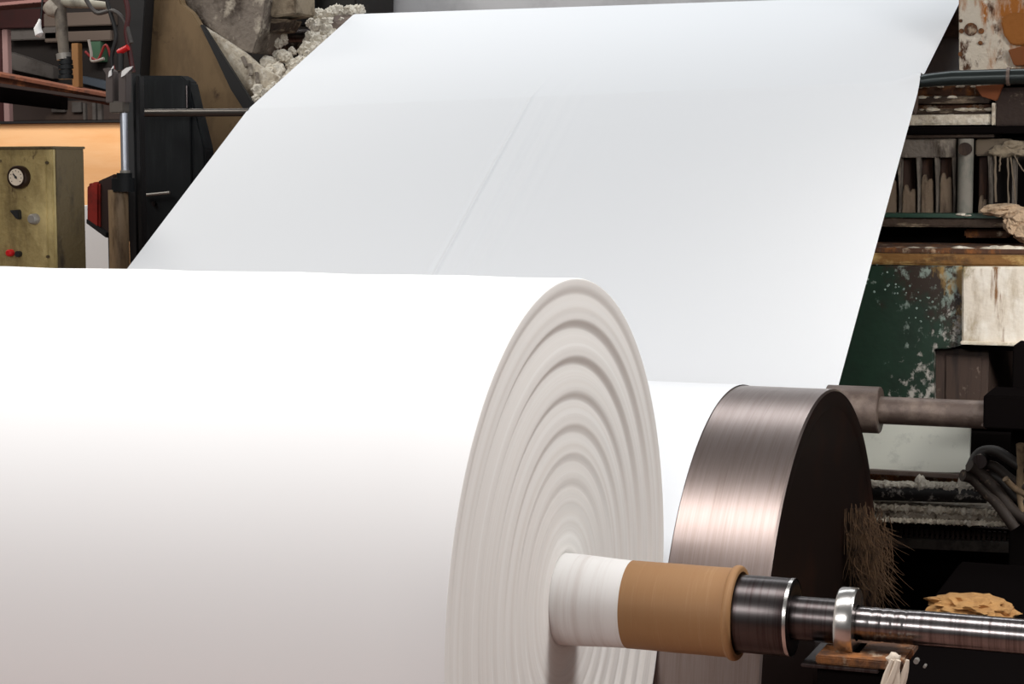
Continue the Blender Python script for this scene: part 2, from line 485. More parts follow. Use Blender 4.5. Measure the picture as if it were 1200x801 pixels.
# --- guide roll under the fold of the web
GR = .075
gz = lambda x: ZGL + (ZGR - ZGL) * (x - XL) / (-XL)
gr = thing('guide_roll', 'thin dark guide roll under the fold of the paper web', 'roller', (-1.7, GY, 1.2))
MB().tube([(XL + .03, GY + .49 * GR, gz(XL) - .90 * GR - .008), (-.03, GY + .49 * GR, gz(0) - .90 * GR - .008)], GR, 32).build('roll_body', dusty_steel, gr)
xa = P(169, 131, GY).x
zl = P(225, 131, GY).z
MB().tube([(xa, GY, zl), (XL + .004, GY, zl - .004)], .021, 20).build('journal', mat('journal_grey', srgb(84, 80, 76), .35, .7), gr)
zr_ = P(1140, 91, GY).z
tag(MB().tube([(-.12, GY + .01, zr_ - .05), (-.02, GY + .005, zr_ - .012), (.05, GY, zr_ - .004), (.14, GY, zr_ + .002), (.9, GY, zr_ + .009)], [.026, .028, .031, .034, .036], 24).build('journal', mat('journal_dark', srgb(52, 58, 58), .3, .6), gr), 'dark steel journal')
MB().tube([(P(1180, 88, GY).x, GY, zr_ + .004), (P(1184, 88, GY).x, GY, zr_ + .004)], .041, 24).build('ring', dusty_steel, gr)

# --- top roll
tr = thing('top_roll', 'steel roll at the top end of the paper web', 'roller', (-1.7, TY, 1.5))
TR = .11
MB().tube([(XL - .12, TY + .04, TZ - TR - .004), (.12, TY + .04, TZ - TR - .004)], TR, 32).build('roll_body', dusty_steel, tr)
MB().tube([(XL - .5, TY + .04, TZ - TR - .004), (.5, TY + .04, TZ - TR - .004)], .04, 20).build('journal', steel_dark, tr)

# --- paper web: path in (y, z), over top roll, guide roll, under the turning roll, over the drum, into the nip
path = []
tc = (TY + .04, TZ - TR - .004)
for k in range(0, 4):
    path.append((tc[0] + TR + .004 + .02 * (3 - k) * 0, tc[1] - .9 + .3 * k, 'n'))
for k in range(9):
    a = math.radians(0 + (112 - 0) * k / 8)
    path.append((tc[0] + (TR + .004) * math.cos(a), tc[1] + (TR + .004) * math.sin(a), 'n'))
y0, z0, _ = path[-1]
nseg = 24
y1, z1 = GY + .05, None
zg_mid = (ZGL + ZGR) / 2
up_s = (z0 - zg_mid) / (y0 - GY)
for t in [k / nseg for k in range(1, nseg)] + [.972, .984, .992]:
    path.append((y0 + (GY - y0) * t, z0 + (zg_mid - z0) * t, 't%f' % t))
path.append((GY, zg_mid, 't1'))
# down to the turning roll underside
lo_ang = math.atan2(zg_mid - (SZ - SRB * .83), GY - (SY + SRB * .55))
ty, tz = SY + (SRB + .004) * math.sin(lo_ang), SZ - (SRB + .004) * math.cos(lo_ang)
nseg2 = 40
for t in [.005, .01, .016] + [k / nseg2 for k in range(1, nseg2 + 1)]:
    path.append((GY + (ty - GY) * t, zg_mid + (tz - zg_mid) * t, 'u%f' % t))
# around the turning roll to its front, then tangent to the drum top
a0 = -math.pi / 2 + lo_ang
# tangent direction from roll underside (internal tangent)
dx, dz = DY - SY, DZ - SZ
d = math.hypot(dx, dz)
base = math.atan2(dz, dx)
# internal tangent: web under the roll, over the drum
beta = math.acos((SRB + .004 + RD + .003) / d)
aS = base + beta            # contact angle on small roll
aS = aS - 2 * math.pi if aS > math.pi else aS
best = None
for sgn in (1, -1):
    an = base + sgn * beta
    pS = (SY + (SRB + .004) * math.cos(an), SZ + (SRB + .004) * math.sin(an))
    pD = (DY - (RD + .003) * math.cos(an), DZ - (RD + .003) * math.sin(an))
    if best is None or pD[1] > best[2][1]:
        best = (an, pS, pD)
an, pS, pD = best
a1 = an
while a1 > a0: a1 -= 2 * math.pi
for k in range(1, 9):
    a = a0 + (a1 - a0) * k / 8
    path.append((SY + (SRB + .004) * math.cos(a), SZ + (SRB + .004) * math.sin(a), 'n'))
b0 = math.atan2(pD[1] - DZ, pD[0] - DY)
b1 = math.atan2(0 - DZ, 0 - DY)
while b1 < b0: b1 += 2 * math.pi
for k in range(0, 61):
    a = b0 + (b1 - b0) * k / 60
    path.append((DY + (RD + .003) * math.cos(a), DZ + (RD + .003) * math.sin(a), 'n'))

xs = set([XL, 0.0, -.004, -.01] + [-.016 * k for k in range(1, 12)])
for i in range(70): xs.add(XL + (0 - XL) * i / 70)
wr = [(-1.885, .010, .0075, 1.0), (-1.93, .014, .004, .6), (-1.80, .016, .0045, .7), (-1.745, .016, -.004, .8), (-1.69, .018, .0045, .8), (-1.62, .02, .0035, .7), (-1.52, .025, .003, .6), (-2.02, .03, .003, .5), (-1.1, .05, .003, .5), (-.6, .06, .003, .5), (-2.5, .06, .003, .5), (-3.0, .05, .003, .5)]
for x0, w, a, L in wr:
    for k in range(-10, 11): xs.add(x0 + k * w * .3)
xs = sorted(xs)
nx = len(xs)
wv, wf = [], []
for (y, z, tg) in path:
    for x in xs:
        dz_, dn = 0, 0
        sk = gz(x) - zg_mid
        if tg[0] == 't':
            t = float(tg[1:]); dz_ = sk * t; fade = max(0, (t - .75) / .25) * .5
        elif tg[0] == 'u':
            t = float(tg[1:]); dz_ = sk * (1 - t); fade = .5 + .5 * min(1, t * 4)
            if t > .9: fade *= (1 - t) / .1
        else:
            fade = 0
        if fade > 0:
            for x0, w, a, L in wr:
                dxx = (x - x0 + (0.02 * (1 - t) if tg[0] == 'u' else 0) * 0) / w
                if abs(dxx) < 3.2: dn += a * L * fade * math.exp(-dxx * dxx)
        bl = max(0, min(1, (x + .16) / .16))
        if tg[0] in 'tu':
            dz_ += .034 * bl * bl * (3 - 2 * bl) * math.exp(-((y - GY) / .045) ** 2)
        wv.append((x, y - .55 * dn, z + dz_ + .83 * dn))
for i in range(len(path) - 1):
    for k in range(nx - 1):
        wf.append([i * nx + k, i * nx + k + 1, (i + 1) * nx + k + 1, (i + 1) * nx + k])
web = MB().add(wv, wf, True).build('paper_web', paper_web_m)
tag(web, 'wide white paper web sloping down to the reel drum', 'paper')

# ------------------------------------------------------------------ shaft stand and rag
st = thing('bearing_stand', 'rusty dark bracket stand beneath the steel shaft collar', 'stand', (.66, 0.0, FZ))
zt = P(1020, 757, 0).z
MB().box((.60, -.10, zt - .022), (.79, .10, zt - .004), .003).build('top_plate', rust_brown, st)
MB().box((.57, -.11, zt - .03), (.74, .09, zt - .022), .002).build('shelf_plate', steel_dark, st)
MB().box((.60, -.08, FZ), (.77, .08, zt - .03), .004).build('post', void_black, st)
MB().box((.645, -.05, zt - .004), (.69, .05, -.0785), .004).build('saddle', steel_dark, st)
for yy in (-.07, .07):
    MB().tube([(.765, yy, zt - .004), (.765, yy, zt + .006)], .008, 6).build('bolt', steel_bright, st)
rg = MB()
for k in range(5):
    pts, rr = [], []
    for i in range(10):
        t = i / 9
        pts.append((.765 + .012 * math.sin(k * 1.9 + t * 3) - .03 * t + .006 * k, -.105 - .01 * k % 3 * .01 - .006 * math.sin(k), zt + .004 - .16 * t))
        rr.append(.004 + .006 * math.sin(math.pi * min(1, t * 1.2)) + .002 * (k % 2))
    rg.tube(pts, rr, 7)
rg.blob((.77, -.095, zt + .004), (.014, .014, .012), .4, 2, 2, 3)
tag(rg.build('tied_rag', mat('rag_cloth', srgb(206, 192, 176), .95)), 'pale twisted rag tied to the rusty bracket', 'rag')

# ------------------------------------------------------------------ machine base right of the drum
bz = P(1130, 722, 1.75).z
mbase = thing('machine_plinth', 'black steel plinth behind and below the polished shaft', 'plinth', (1.3, 1.9, FZ))
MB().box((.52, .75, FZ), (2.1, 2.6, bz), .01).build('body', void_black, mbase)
MB().box((.50, .70, FZ), (.54, .76, bz - .1), .004).build('corner_post', black_paint, mbase)
for (u, v, q) in ((1073, 775, .007), (1083, 781, .004)):
    p = P(u, v, .73)
    MB().tube([(p.x, .735, p.z), (p.x, .755, p.z)], q, 8).build('bolt', pale_grey_metal, mbase)

wad = MB()
c0 = P(1135, 704, 1.75)
wad.blob((c0.x, 1.75, bz + .036), (.115, .10, .034), .35, 2.6, 4, 2)
wad.blob((c0.x - .07, 1.72, bz + .018), (.05, .06, .024), .4, 2.6, 3, 5)
wad.blob((c0.x + .10, 1.74, bz + .02), (.045, .06, .026), .5, 3, 3, 9)
tag(wad.build('kraft_paper_wad', kraft_wad), 'crumpled tan paper wad lying on the black plinth', 'paper')

tf = MB()
random.seed(3)
for i in range(420):
    t0 = random.random()
    u = 996 + 30 * t0 + random.gauss(0, 9)
    v0 = 585 + 75 * random.random() + 15 * t0
    ln = random.uniform(20, 62)
    pts, rr = [], []
    yb = 2.0 + random.uniform(-.28, .10)
    bend, ph = random.uniform(-8, 34), random.uniform(0, 6)
    for k in range(7):
        t = k / 6
        p = P(u + bend * t * t + 3 * math.sin(t * 4 + ph), v0 + ln * t, yb)
        pts.append((max(p.x, DX + .004), p.y, p.z)); rr.append(.0017 * (1 - .75 * t))
    tf.tube(pts, rr, 4)
tag(tf.build('paper_shreds', mat('shred_brown', srgb(96, 72, 50), .95, layers=[(srgb(52, 36, 24), 20, .45, .65, (1, 1, 1))])), 'frayed brown paper shreds hanging by the black drum end', 'paper scraps', kind='stuff')

# ------------------------------------------------------------------ right background
fr = thing('machine_side_frame', 'black machine frame standing behind the ledges right of the web', 'machine frame', (.5, 5.6, FZ))
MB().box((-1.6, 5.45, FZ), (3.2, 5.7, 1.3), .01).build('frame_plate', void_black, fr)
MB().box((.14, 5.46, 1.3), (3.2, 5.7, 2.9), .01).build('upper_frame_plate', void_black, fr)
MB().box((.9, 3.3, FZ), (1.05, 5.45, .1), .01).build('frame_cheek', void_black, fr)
MB().box((-.9, 3.62, FZ), (.9, 3.7, P(1100, 505, 3.62).z), .005).build('lower_plate', void_black, fr)  # black sheet standing in for the deep shade behind the dusty bars

pl = thing('rusty_column', 'rust streaked white column above the guide roll journal', 'column', (.35, 5.1, 1.38))
YP = 5.0
MB().prism(px([(1124, 92), (1123, -60), (1330, -60), (1330, 92)], YP), YP, YP + .45, .006).build('body', rust_white, pl)
MB().prism(px([(1070, 110), (1070, -80), (1140, -80), (1140, 110)], 6.35), 6.35, 6.5, .004).build('recess_plate', rust_brown, pl)
for (u, v, r) in [(1127, 36, .011), (1138, 34, .03), (1150, 36, .013), (1126, 63, .011), (1126, 24, .008), (1149, 50, .010)]:
    p = P(u, v, YP)
    MB().tube([(p.x, YP - .012, p.z), (p.x, YP + .01, p.z)], r, 14).build('bolt', rust_brown, pl)
MB().prism(px([(1181, 58), (1200, 53), (1325, 60), (1325, 76), (1188, 76)], YP - .05), YP - .05, YP, .004).build('rusty_lug', mat('rusty_lug', srgb(120, 66, 24), .8, layers=[(srgb(210, 196, 176), 14, .56, .66, (1, 1, 1))]), pl)
MB().prism(px([(1172, 20), (1186, 14), (1325, 16), (1325, 50), (1185, 52), (1176, 40)], YP - .03), YP - .03, YP, .006).build('rust_plate', mat('rust_orange', srgb(150, 92, 34), .85, layers=[(srgb(196, 176, 146), 12, .56, .68, (1, 1, .4))], bump=.5), pl)

# ledge stack
lg = thing('ribbed_ledge', 'stack of rusty dust covered horizontal ribs below the guide journal', 'ledge', (.2, 5.1, 1.1))
for i, (v0, v1, yy, m) in enumerate([(100, 112, 5.0, rust_brown), (113, 121, 4.96, grime_beam), (122, 127, 5.02, rust_brown), (127, 134, 4.98, grime_beam), (134, 146, 4.94, dust_pale)]):
    pbox(1000, v0, 1163 - (i % 2) * 2, v1, yy, .42, .008).build('rib', m, lg)
pbox(1162, 120, 1166, 146, 4.92, .05, .002).build('end_strip', dust_pale, lg)
pbox(1166, 101, 1325, 146, 4.95, .48, .006).build('dark_post', mat('dark_brown_post', srgb(46, 32, 26), .8, layers=[(srgb(110, 96, 80), 18, .6, .72, (1, 1, 1))], bump=.4), lg)
MB().prism(px([(1142, 100), (1176, 98), (1168, 118), (1150, 112)], 4.93), 4.93, 4.97, .004).build('gusset', mat('gusset_rust', srgb(124, 66, 30), .8), lg)

dd = MB()
random.seed(4)
for i in range(40):
    u = 1050 + 112 * random.random(); row = random.choice((100, 113, 127, 135))
    p = P(u, row, 4.96); q = random.uniform(.006, .018)
    dd.blob((p.x, 4.975 + .01 * random.random(), p.z - .003), (q * 1.6, q, q * .6), .4, 2, 2, i)
tag(dd.build('rib_dust', dust_pale, lg), kind='stuff')

# slatted grille
gl = thing('slatted_grille', 'grimy vertical slatted grille with dark openings right of the web', 'grille', (.2, 5.0, .75))
YG_ = 4.98
pbox(990, 147, 1330, 156, YG_ - .06, .4, .004).build('top_rail', void_black, gl)
pbox(1000, 157, 1165, 161, YG_ - .03, .3, .003).build('rail_strip', grime_beam, gl)
pbox(1000, 162, 1120, 184, YG_, .12, .004).build('header_plate', grime_grey, gl)
pbox(1000, 160, 1330, 256, YG_ + .2, .1, .004).build('backing', mat('grille_back', srgb(22, 14, 12), .9), gl)
bar_tan = mat('bar_tan', srgb(112, 96, 80), .85, layers=[(srgb(58, 44, 34), 10, .48, .66, (2, 2, .3)), (srgb(150, 138, 120), 18, .56, .7, (1, 1, .5))], bump=.4)
recess = mat('bar_recess', srgb(50, 32, 24), .85, layers=[(srgb(84, 54, 36), 9, .52, .7, (2, 2, .4))])
for (u0, u1, vs_) in [(1010, 1030, 210), (1034, 1052, 214), (1057, 1074, 224), (1079, 1094, 212), (1101, 1116, 210), (1146, 1157, 236)]:
    pbox(u0 + 1, 183, u1 - 1, 254, YG_ + .07, .1, .004).build('recess_slat', recess, gl)
    MB().prism(px([(u0, 254), (u0 + .5, vs_ + 4), (u0 + 2, vs_ - 6), (u0 + 5, vs_ - 9), ((u0 + u1) / 2, vs_ + 1), (u1 - 4, vs_ - 4), (u1 - 1, vs_ - 2), (u1, 254)], YG_ + .03), YG_ + .03, YG_ + .1, .004).build('slat', bar_tan, gl)
for u in (1054, 1076, 1097.5, 1118, 1160, 1008, 1032):
    MB().prism(px([(u - 2.6, 182), (u + 2.6, 182), (u + 1.4, 205), (u + 1.8, 228), (u + .8, 254), (u - 1.0, 254), (u - .9, 222)], YG_ + .01), YG_ + .01, YG_ + .08, .002).build('seam_strip', grime_grey, gl)
p0, p1 = P(1131, 162, YG_ - .05), P(1131, 254, YG_ - .05)
MB().tube([(p0.x, YG_ - .02, p0.z), (p0.x, YG_ - .02, p1.z)], .036, 20).build('round_post', mat('round_post', srgb(126, 122, 114), .8, layers=[(srgb(70, 84, 78), 6, .5, .7, (1, 1, .5)), (srgb(70, 60, 50), 12, .56, .7, (1, 1, .4))]), gl)
p0 = P(1131, 174, YG_ - .06)
MB().tube([(p0.x, YG_ - .075, p0.z), (p0.x, YG_ - .04, p0.z)], .030, 18).build('port', slot_brown, gl)
pbox(1143, 162, 1184, 182, YG_ + .02, .1, .006).build('header_plate', mat('header_brown', srgb(96, 84, 70), .8, layers=[(srgb(50, 40, 32), 9, .5, .7, (1, 1, 1))]), gl)
for (u0, u1) in [(1186, 1190), (1204, 1212)]:
    pbox(u0, 182, u1, 254, YG_ + .06, .08, .003).build('slat', slot_brown if u1 - u0 > 5 else grime_grey, gl)

dl = thing('pulp_drip', 'pale pulp lump with hanging strings on the slatted grille', 'pulp', P(1180, 178, 4.95))
b = MB()
for (u, v, r, s_) in [(1176, 176, .05, 1), (1186, 170, .045, 2), (1192, 178, .035, 3), (1166, 178, .03, 6)]:
    p = P(u, v, 4.93); b.blob((p.x, 4.975, p.z), (r * 1.2, .03, r * .6), .3, 1.8, 3, s_)
b.build('lump', mat('drip_pulp', srgb(136, 124, 106), 1.0, layers=[(srgb(96, 82, 64), 14, .5, .7, (1, 1, 1))], bump=.6), dl)
for (u0, v0, u1, v1, r) in [(1166, 182, 1167, 236, .0055), (1181, 184, 1182, 242, .0045), (1184, 184, 1191, 240, .004), (1188, 182, 1204, 206, .003), (1172, 182, 1171, 200, .004)]:
    a_, c_ = P(u0, v0, 4.94), P(u1, v1, 4.94)
    pts = [a_.lerp(c_, k / 6) + Vector((random.uniform(-.003, .003), 0, 0)) for k in range(7)]
    MB().tube(pts, [r * random.uniform(.7, 1.2) for _ in pts], 8).build('string', mat('pulp_string', srgb(112, 100, 86), 1.0) if 'pulp_string' not in bpy.data.materials else bpy.data.materials['pulp_string'], dl)

# cross beam with green edge
cb = thing('cross_beam', 'dark cross beam with a thin green edge under the grille', 'beam', (.2, 4.9, .6))
pbox(980, 250, 1330, 255, 4.84, .5, .003).build('green_edge', mat('green_edge', srgb(30, 62, 50), .5), cb)
pbox(980, 255, 1330, 266, 4.86, .5, .006).build('web_plate', grime_beam, cb)
pbox(980, 266, 1330, 292, 5.1, .3, .006).build('gap_shade_plate', void_black, cb)  # black plate in place of the shaded gap under the beam
pbox(1130, 268, 1182, 278, 4.98, .3, .008).build('rust_flange', rust_brown, cb)
pl2 = MB()
for (u, v, r, s_) in [(1126, 251, (.03, .03, .008), 4), (1134, 252, (.025, .03, .006), 2)]:
    p = P(u, v, 4.84); pl2.blob((p.x, 4.86, p.z), r, .3, 2, 2, s_)
tag(pl2.build('dust_patch', pulp), 'small white dust patch lying on the green beam edge', 'dust')

lm_ = MB()
for (u, v, rx, rz, s_) in [(1176, 246, .09, .03, 1), (1195, 254, .07, .05, 2), (1200, 268, .05, .06, 3), (1186, 262, .04, .05, 5), (1212, 258, .07, .06, 7)]:
    p = P(u, v, 4.78); lm_.blob((p.x, 4.80, p.z), (rx, .05, rz), .4, 2.2, 3, s_)
tag(lm_.build('pulp_lump', tan_pulp), 'big tan pulp lump draped over the dark cross beam', 'pulp')

# ochre ledge
ol = thing('ochre_ledge', 'rusty ochre ledge running above the green panel', 'ledge', (.2, 4.6, .5))
pbox(950, 291, 1330, 298, 4.42, .6, .006).build('upper_lip', rust_brown, ol)
pbox(950, 298, 1330, 311, 4.36, .66, .008).build('lower_lip', ochre_rust, ol)
ld = MB()
random.seed(11)
for i in range(16):
    u = 1018 + 190 * i / 15 + random.uniform(-5, 5)
    p = P(u, 292, 4.46); r = random.uniform(.012, .028) * (1.9 if 1150 < u < 1185 else 1)
    ld.blob((p.x, 4.47, p.z), (r * 1.6, r, r * .55), .4, 2, 2, i)
tag(ld.build('dust_heap', dust_pale), 'row of pale dust clods along the ochre ledge', 'dust', kind='stuff')

# green panel
gp = thing('green_panel', 'dark green painted machine panel crusted with dust at its top', 'panel', (.1, 4.6, FZ))
def grad(u, v, y, gu, gv, k):
    p = P(u, v, y)
    return (k * gu, 0, -k * gv, -(k * gu * p.x - k * gv * p.z))


green_m = mat('green_dusty', srgb(20, 46, 33), 0.5, layers=[
    (srgb(13, 28, 20), 3, .45, .75, (1, 1, 1)),
    (srgb(38, 24, 14), 7, .46, .60, (1, 1, 1), grad(1050, 340, 4.34, .6, -.8, 1.3)),
    (srgb(126, 140, 132), 24, .60, .70, (1, 1, .8), grad(1045, 345, 4.34, .8, -.5, .45)),
    (srgb(166, 162, 156), 30, .52, .64, (1, 1, .8), grad(1110, 385, 4.34, .9, .5, 1.0)),
    (srgb(150, 118, 62), 9, .56, .68, (1, 1, .4), grad(1112, 340, 4.34, .9, -.2, .9))], bump=0.06)
MB().prism(px([(940, 311), (1128, 311), (1126, 404), (1110, 408), (1094, 408), (1094, 480), (940, 480)], 4.34), 4.34, 5.4, .004).build('painted_sheet', green_m, gp)
pbox(1094, 408, 1158, 480, 4.40, .9, .004).build('brown_door', brown_panel, gp)
pbox(1108, 416, 1150, 470, 4.39, .02, .003).build('door_plate', brown_panel, gp)
random.seed(5)
for i in range(40):
    t = random.random()
    u = 1012 + 90 * t + random.uniform(-12, 12); v = 322 + 62 * t ** 1.5 + random.uniform(-14, 14)
    p = P(u, v, 4.33); r = random.uniform(.004, .010)
    if i == 0: sb = MB()
    r *= .6
    sb.blob((p.x, 4.338, p.z), (r, .005, r), .4, 2, 1, i)
tag(sb.build('dust_specks', mat('speck', srgb(128, 146, 138), .95), gp), kind='stuff')

cp = thing('caked_panel', 'pale dust caked panel overhanging beside the green panel', 'panel', (.45, 4.5, .2))
MB().prism(px([(1127, 312), (1330, 312), (1330, 404), (1127, 402)], 4.28), 4.28, 4.335, .008).build('sheet', mat('caked_sheet', srgb(212, 203, 190), 0.95, layers=[(srgb(150, 132, 104), 6, .5, .7, (1.6, 1.6, .35)), (srgb(226, 222, 214), 9, .5, .7, (1, 1, .6)), (srgb(120, 84, 50), 12, .58, .70, (2.2, 2.2, .25)), (srgb(120, 104, 60), 10, .52, .68, (1, 1, .6), grad(1132, 330, 4.28, -.9, -.5, 1.2))], bump=0.25, bscale=30), cp)
pbox(1125, 402, 1332, 406, 4.26, .5, .003).build('lip', dust_pale, cp)
pbox(1127, 407, 1332, 412, 4.33, .5, .003).build('dark_flange', void_black, cp)

dp = thing('dark_post', 'black square post ending the turning roll journal', 'post', (.7, 3.0, FZ))
xp0, xp1 = P(1154, 480, 2.74).x, P(1330, 480, 2.74).x
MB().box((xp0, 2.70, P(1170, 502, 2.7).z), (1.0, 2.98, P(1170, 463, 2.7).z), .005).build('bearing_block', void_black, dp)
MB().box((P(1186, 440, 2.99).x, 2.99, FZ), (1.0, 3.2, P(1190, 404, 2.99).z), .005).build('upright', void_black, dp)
pbox(1150, 500, 1332, 503, 2.72, .2, .001).build('edge_strip', dusty_steel, dp)

# ------------------------------------------------------------------ lower right: pale sheet, dusty bars
ws = thing('pale_guard_sheet', 'plain pale grey white guard sheet below the turning roll journal', 'guard sheet', (.3, 3.2, P(1070, 556, 3.2).z))
MB().prism(px([(985, 490), (1138, 490), (1136, 553), (985, 553)], 3.2), 3.2, 3.22, .002).build('sheet', pale_sheet, ws)
pbox(985, 552, 1140, 557, 3.17, .06, .002).build('bottom_lip', dusty_steel, ws)

bk = tag(pbox(960, 556, 1150, 566, 3.30, .3, .003).build('rusty_channel', rust_brown), 'dark rusty channel just below the pale guard sheet', 'channel')
YB = 3.12
pb = thing('dusty_pipe', 'round dark pipe topped with white dust peaks', 'pipe', P(1085, 590, YB))
a_, c_ = P(990, 573, YB), P(1156, 577, YB)
MB().tube([a_, c_], .038, 24).build('pipe', mat('dark_pipe', srgb(30, 28, 28), .6, layers=[(srgb(170, 165, 158), 30, .56, .66, (1, 1, 1))]), pb)
dm = MB()
random.seed(8)
for i in range(44):
    t = i / 43
    p = a_.lerp(c_, t)
    h = .016 + (.022 if i in (23, 24, 36) else 0) + random.uniform(-.003, .004)
    dm.blob((p.x, YB - .008, p.z + .024), (.020, .03, h), .4, 2.4, 2, i)
tag(dm.build('dust_crust', pulp, pb), kind='stuff')

rb = thing('crusted_rail', 'flat rail crusted with dust under the dusty pipe', 'rail', P(1100, 612, 3.1))
MB().prism(px([(985, 588), (1186, 598), (1192, 616), (985, 608)], 3.10), 3.10, 3.3, .004).build('bar', mat('crusted_bar', srgb(150, 140, 126), .95, layers=[(srgb(70, 58, 48), 26, .5, .62, (1, 1, 1)), (srgb(206, 200, 188), 30, .54, .66, (1, 1, 1))], bump=.7, bscale=60), rb)
dm = MB()
for i in range(46):
    t = i / 45
    p = P(987 + 200 * t, 590 + 9 * t, 3.10)
    dm.blob((p.x, 3.10, p.z - .005), (.014, .014, .011 + .004 * (i % 3)), .5, 2.4, 1, i)
    p = P(987 + 203 * t, 605 + 8 * t, 3.09)
    dm.blob((p.x, 3.095, p.z - .005), (.013, .010, .012), .4, 2.4, 1, i + 50)
tag(dm.build('dust_crust', dust_pale, rb), kind='stuff')

gt = thing('dusty_grating', 'dark toothed grating hanging in shadow under the crusted rail', 'grating', P(1110, 645, 3.3))
MB().prism(px([(1020, 612), (1200, 620), (1200, 630), (1020, 622)], 3.3), 3.3, 3.34, .003).build('bar', slot_brown, gt)
MB().prism(px([(1020, 628), (1200, 636), (1200, 648), (1020, 640)], 3.26), 3.26, 3.34, .003).build('bar', mat('grate_grey', srgb(74, 68, 62), .8, layers=[(srgb(40, 34, 30), 20, .45, .65, (1, 1, 1))]), gt)
for i in range(30):
    u = 1024 + 176 * i / 29
    pbox(u, 616 + 8 * i / 29, u + 3.2, 634 + 8 * i / 29, 3.28, .03, .001).build('tooth', slot_brown, gt)

hz = thing('hose_bundle', 'bundle of dusty dark brown hoses curling beside the pale sheet', 'hoses', P(1175, 620, 2.95))
hm = [mat('hose_dark', srgb(26, 20, 16), .6), mat('hose_brown', srgb(40, 30, 23), .7, layers=[(srgb(110, 94, 76), 24, .6, .72, (1, 1, 1))]), mat('hose_tan', srgb(120, 100, 76), .8, layers=[(srgb(60, 46, 34), 20, .45, .65, (1, 1, 1))])]
for i, (pts, r) in enumerate([([(1137, 548), (1146, 532), (1158, 527), (1172, 530), (1190, 542), (1206, 552)], .020), ([(1140, 555), (1152, 545), (1166, 546), (1184, 560), (1204, 572)], .018), ([(1146, 560), (1160, 556), (1176, 564), (1190, 580), (1204, 590)], .018), ([(1128, 556), (1140, 560), (1154, 574), (1168, 588), (1180, 604), (1190, 618)], .022), ([(1136, 545), (1150, 554), (1172, 578), (1186, 596), (1206, 610)], .022), ([(1196, 520), (1197, 545), (1196, 575), (1200, 600)], .016), ([(1178, 560), (1190, 572), (1206, 580)], .012)]):
    yy = 2.95 - .012 * i
    q = [P(u, v, yy + .03 * math.sin(k)) for k, (u, v) in enumerate(pts)]
    fine = []
    for k in range(len(q) - 1):
        for s_ in range(5):
            t = s_ / 5
            pm, pn = q[max(k - 1, 0)], q[min(k + 2, len(q) - 1)]
            fine.append(.5 * ((2 * q[k]) + (q[k + 1] - pm) * t + (2 * pm - 5 * q[k] + 4 * q[k + 1] - pn) * t * t + (3 * q[k] - pm - 3 * q[k + 1] + pn) * t ** 3))
    fine.append(q[-1])
    MB().tube(fine, r, 12).build('hose', hm[(0, 1, 0, 1, 1, 2, 2)[i]], hz)
p = P(1148, 540, 2.9)
MB().tube([(p.x, 2.90, p.z), (p.x, 2.97, p.z)], .026, 16).build('coupling', steel_dark, hz)

# ------------------------------------------------------------------ left background
YX = 3.5
bx = thing('control_box', 'worn khaki metal control box with a round gauge and knobs', 'control box', (P(40, 240, YX).x, YX + .15, FZ))
x0, x1 = P(-22, 240, YX).x, P(63, 240, YX).x
zt_, zb_ = P(30, 173, YX).z, P(30, 330, YX).z
MB().box((x0, YX, zb_), (x1, YX + .25, zt_), .006).build('body', khaki_box, bx)
MB().box((x0 + .01, YX - .008, zb_ + .02), (x1 - .035, YX + .002, zt_ - .035), .003).build('front_plate', khaki_box, bx)
MB().box((x1 - .002, YX + .02, zb_), (x1 + .004, YX + .25, zt_ - .004), .002).build('shaded_side', khaki_side, bx)
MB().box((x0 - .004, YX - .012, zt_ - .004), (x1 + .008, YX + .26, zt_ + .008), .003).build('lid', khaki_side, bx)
MB().box(((x0 + x1) / 2 - .06, YX + .08, FZ), ((x0 + x1) / 2 + .06, YX + .2, zb_), .004).build('pedestal', black_paint, bx)
g = P(19, 207, YX - .045)
o = MB().tube([(g.x, YX - .045, g.z), (g.x, YX - .04, g.z), (g.x, YX, g.z)], [.050, .054, .054], 40).build('gauge', mat('gauge_bezel', srgb(52, 36, 28), .35, .5), bx)
OFF[o.name] = OFF[bx.name]
MB().tube([(g.x, YX - .048, g.z), (g.x, YX - .044, g.z)], .039, 40).build('dial', dial_white, o)
MB().tube([(g.x - .014, YX - .050, g.z + .016), (g.x + .006, YX - .050, g.z - .006)], .0035, 8).build('needle', black_paint, o)
MB().tube([(g.x, YX - .052, g.z), (g.x, YX - .047, g.z)], .006, 12).build('needle_hub', black_paint, o)
for k in range(9):
    a = math.radians(-40 + k * 32.5)
    c_ = (g.x + .030 * math.cos(a), g.z + .030 * math.sin(a))
    MB().box((c_[0] - .002, YX - .0495, c_[1] - .002), (c_[0] + .002, YX - .047, c_[1] + .002)).build('tick', black_paint, o)
k1 = P(17, 250, YX - .03)
MB().prism([(k1.x - .028, k1.z + .016), (k1.x + .022, k1.z + .020), (k1.x + .026, k1.z - .024), (k1.x + .012, k1.z - .026)], YX - .035, YX, .004).build('pointer_knob', black_paint, bx)
k2 = P(37, 256, YX - .04)
MB().tube([(k2.x, YX - .045, k2.z), (k2.x, YX - .038, k2.z), (k2.x, YX, k2.z)], [.018, .024, .026], 24).build('round_knob', pale_grey_metal, bx)
k3 = P(9, 296, YX - .04)
tag(MB().tube([(k3.x, YX - .04, k3.z), (k3.x, YX - .033, k3.z), (k3.x, YX, k3.z)], [.012, .017, .017], 20).build('push_button', red_bright, bx), 'red push button')
k4 = P(20, 297, YX - .03)
tag(MB().tube([(k4.x, YX - .03, k4.z), (k4.x, YX, k4.z)], .014, 20).build('push_button', black_paint, bx), 'black push button')
